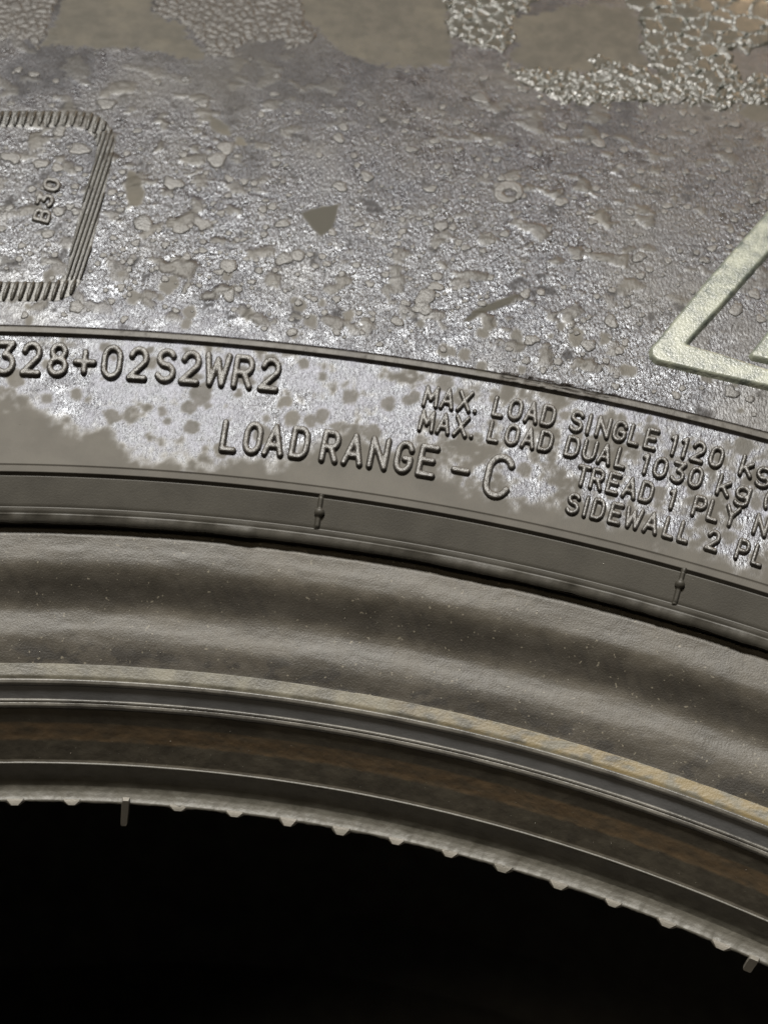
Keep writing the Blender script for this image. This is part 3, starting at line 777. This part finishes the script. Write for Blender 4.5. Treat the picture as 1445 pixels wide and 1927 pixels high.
while len(drops) < 1500 and tries < 60000:
    tries += 1
    p = rng.uniform(-0.36, 0.34); r = rng.uniform(251.5, 330)
    u, v = project(world_pts(np.array(p), np.array(r), wall_z(r)))
    cl = 0.5 + 0.9 * fbm(np.array(p * 260 / 16), np.array(r / 16), 3, 61)
    if v > 190 - 0.0 * u: dn = cl * np.interp(v, [100, 250, 420, 600, 720], [.25, .6, 1.0, .75, .35])
    else: dn = 0.18 * cl
    if rng.random() > dn: continue
    rad = 0.20 + 0.70 * rng.random() ** 2.2 + (1.1 * rng.random() if rng.random() < .09 else 0)
    if len(drops) != len(DA): DA = np.array(drops)
    if (np.hypot((p - DA[:, 0]) * 290, r - DA[:, 1]) < (rad + DA[:, 2]) * 0.86).any(): continue
    uu, vv = np.array([float(u)]), np.array([float(v)])
    if frame_sdf(uu, vv)[0] > -6 or poly_sdf(uu, vv, OUT)[0] > -8 and poly_sdf(uu, vv, INN)[0] < 8: continue
    if any(poly_sdf(uu, vv, f)[0] > -4 for f in FLAKES): continue
    drops.append((p, r, rad, 0 if rng.random() < .55 and rad < .8 else 1))
def in_view(d):
    u, v = project(world_pts(np.array(d[0]), np.array(d[1]), wall_z(d[1])))
    return -20 < u < PW + 20 and -20 < v < PH
drops.sort(key=lambda d: (-(d[2] if in_view(d) else 0)))
VV, FF = [], []
for k, (p, r, rad, kd) in enumerate(drops):
    W, F = droplet_mesh(p, r, rad, min(0.10 + 0.07 * rad, 0.20), 1000 + k, 1.0, kd)
    if k < 300: droplet_object(W, F, M_DROP)
    else:
        off = sum(len(x) for x in VV); VV.append(W); FF += [tuple(i + off for i in (f if f[2] != f[3] else f[:3])) for f in F]
me = bpy.data.meshes.new('fine_droplets'); me.from_pydata([tuple(w * MM) for w in np.concatenate(VV)], [], FF)
me.polygons.foreach_set('use_smooth', [True] * len(me.polygons)); me.materials.append(M_DROP)
o = add('fine_droplets', me, side); o['kind'] = 'stuff'

# curved blister ring
def ring_blister(cx, cy, a0, a1, rx, ry, half, H):
    pts = [(cx + rx * math.cos(math.radians(a)), cy - ry * math.sin(math.radians(a))) for a in np.linspace(a0, a1, 26)]
    def field(u, v, p, r):
        d = np.full(u.shape, 1e9)
        for k, q in enumerate(pts):
            w = half * (0.55 + 0.45 * math.sin(math.pi * (k + 3) / 32))
            d = np.minimum(d, np.hypot(u - q[0], (v - q[1]) * 1.15) - w)
        return H * sstep(1.5, -4, d), d < 2
    patch('dried_blister', (cx - rx - 30, cy - ry - 30, cx + rx + 30, cy + ry + 30), 0.16, field, side, M_DROP, -0.04)
ring_blister(958, 362, -35, 290, 20, 14, 11, 0.24)

# ------------------------------------------------------------------ vent marks on the rim line band
def vent_mark(x, y0, y1, y2, x2):
    """ridge from the rim line (x, y0) through a knob at y1 to (x2, y2)"""
    xm = x + (x2 - x) * 0.45
    def field(u, v, p, r):
        t = np.clip((v - y0) / (y2 - y0), 0, 1)
        cx = x + (x2 - x) * t
        wd = np.where(v < y1, 4.6, 5.2)
        rid = sstep(wd + 2, wd - 3, np.abs(u - cx)) * sstep(-4, 0, v - y0) * sstep(4, -2, v - y2)
        kn = np.clip(1 - (np.hypot(u - xm, (v - y1) * 1.05) / 10.5) ** 2, 0, 1) ** 0.5
        h = np.maximum(0.42 * rid, 0.85 * kn)
        return h, (h > 0.0)
    patch('vent_mark', (x - 30, y0 - 8, x + 30, y2 + 10), 0.09, field, rimb, M_RIM, -0.06)
vent_mark(605, 932, 966, 994, 596)
vent_mark(1287, 1071, 1101, 1137, 1269)

# ------------------------------------------------------------------ flash along the toe
def toe_phi(px):
    a = np.radians(np.linspace(-30, 30, 4001))
    u, v = project(world_pts(a, np.full(4001, 197.62), np.full(4001, -14.85)))
    return float(np.interp(px, u, a))
def toe_piece(name, px, w_top, w_bot, length, thick, mat, tilt=0.0, top=0.3, out=0.0):
    """small rubber tab hanging from the toe edge: widths, length and thickness in mm"""
    ph = toe_phi(px)
    secs = [(-top, w_top * 1.15, thick * .9), (0.05, w_top, thick), (length * .55, (w_top + w_bot) / 2 * (1 - .04), thick * .9), (length * .92, w_bot, thick * .7), (length, w_bot * .8, thick * .35)]
    V = []
    for d, w, th in secs:
        for sx, st in ((-.5, -.5), (-.34, .5), (.34, .5), (.5, -.5)):
            z = -14.85 - .55 * d + st * th * .6; rr_ = 197.75 - st * th * .5 - .75 * d
            V.append(world_pts(np.array(ph + (sx * w + tilt * d) / 198.0), np.array(rr_), np.array(z)))
    F = [(a * 4 + k, a * 4 + (k + 1) % 4, (a + 1) * 4 + (k + 1) % 4, (a + 1) * 4 + k) for a in range(len(secs) - 1) for k in range(4)]
    F.append((16, 17, 18, 19)); F.append((3, 2, 1, 0))
    return add(name, mesh_from(name, np.array(V), F, mat, None, False), toe)
for px in (-75, 28, 135, 337, 440, 542, 642, 744, 847, 947, 1052, 1155, 1255, 1357, 1520):
    j = random.uniform(-.15, .15)
    toe_piece('flash_tab', px + random.uniform(-2, 2), 3.3 + 2 * j, 1.5 + j, 0.85 + random.uniform(-.2, .2), 0.6, M_TAB)
def rubber_pin(px, py0, qx, qy, w, name='rubber_pin'):
    """flat pin of flash from the toe face down past the edge"""
    ph0 = toe_phi(px)
    z0, z1 = py0, qy
    V = []
    for k, (t, s) in enumerate(((0, .8), (.06, 1), (.5, 1), (.93, .95), (1, .7))):
        for sx, st in ((-.5, -.5), (-.4, .5), (.4, .5), (.5, -.5)):
            z = z0 + (z1 - z0) * t
            V.append(world_pts(np.array(ph0 + (sx * w * s + qx * t) / 198.0), np.array(197.45 - st * .7), np.array(z)))
    F = [(a * 4 + k, a * 4 + (k + 1) % 4, (a + 1) * 4 + (k + 1) % 4, (a + 1) * 4 + k) for a in range(4) for k in range(4)]
    F.append((16, 17, 18, 19)); F.append((3, 2, 1, 0))
    return add(name, mesh_from(name, np.array(V), F, M_TAB, None, False), toe)
rubber_pin(238, -13.6, -0.5, -19.2, 1.25)
rubber_pin(1419, -14.3, -0.4, -17.2, 1.5)

# ------------------------------------------------------------------ dust specks lying on the rubber
def dust(n, r_lo, r_hi, zfun, seed, smin, smax):
    g = np.random.default_rng(seed); V = []; F = []
    for k in range(n):
        p = g.uniform(-.4, .45); r = g.uniform(r_lo, r_hi); s = g.uniform(smin, smax) * (1 + (g.random() < .06) * 1.4); a = g.uniform(0, 6.28)
        base = world_pts(np.array(p), np.array(r), np.array(zfun(r)))
        tx = np.array([math.cos(p), -math.sin(p), 0.0]); ty = np.array([-math.sin(p) * 0, .8, .6])
        e1 = tx * math.cos(a) + ty * math.sin(a); e2 = -tx * math.sin(a) + ty * math.cos(a); nn = np.array([0, -.5, .86])
        b = len(V)
        V += [base + e1 * s, base + e2 * s * .5 + nn * s * .4, base - e1 * s * .8, base - e2 * s * .5, base + nn * s * .9]
        F += [(b, b + 1, b + 4, b + 4), (b + 1, b + 2, b + 4, b + 4), (b + 2, b + 3, b + 4, b + 4), (b + 3, b, b + 4, b + 4)]
    return V, F
zf = lambda r: float(np.interp(r, [p[0] for p in fl_prof[:-5]], [p[1] for p in fl_prof[:-5]])) + 0.05
V1, F1 = dust(900, 207, 221, zf, 5, .022, .07)
V2, F2 = dust(140, 223.6, 248, lambda r: float(wall_z(r)) + .05, 6, .025, .07)
V3, F3 = dust(130, 199.8, 202.4, lambda r: float(np.interp(r, [199.55, 200.1, 201.7, 202.55], [-9.5, -8.95, -5.4, -2.0])) + .05, 8, .022, .06)
V, F = V1 + V2 + V3, F1 + [tuple(i + len(V1) for i in f) for f in F2] + [tuple(i + len(V1) + len(V2) for i in f) for f in F3]
me = bpy.data.meshes.new('dust_specks'); me.from_pydata([tuple(v * MM) for v in V], [], [f[:3] for f in F]); me.materials.append(M_DUST)
o = add('dust_specks', me, tyre); o['kind'] = 'stuff'
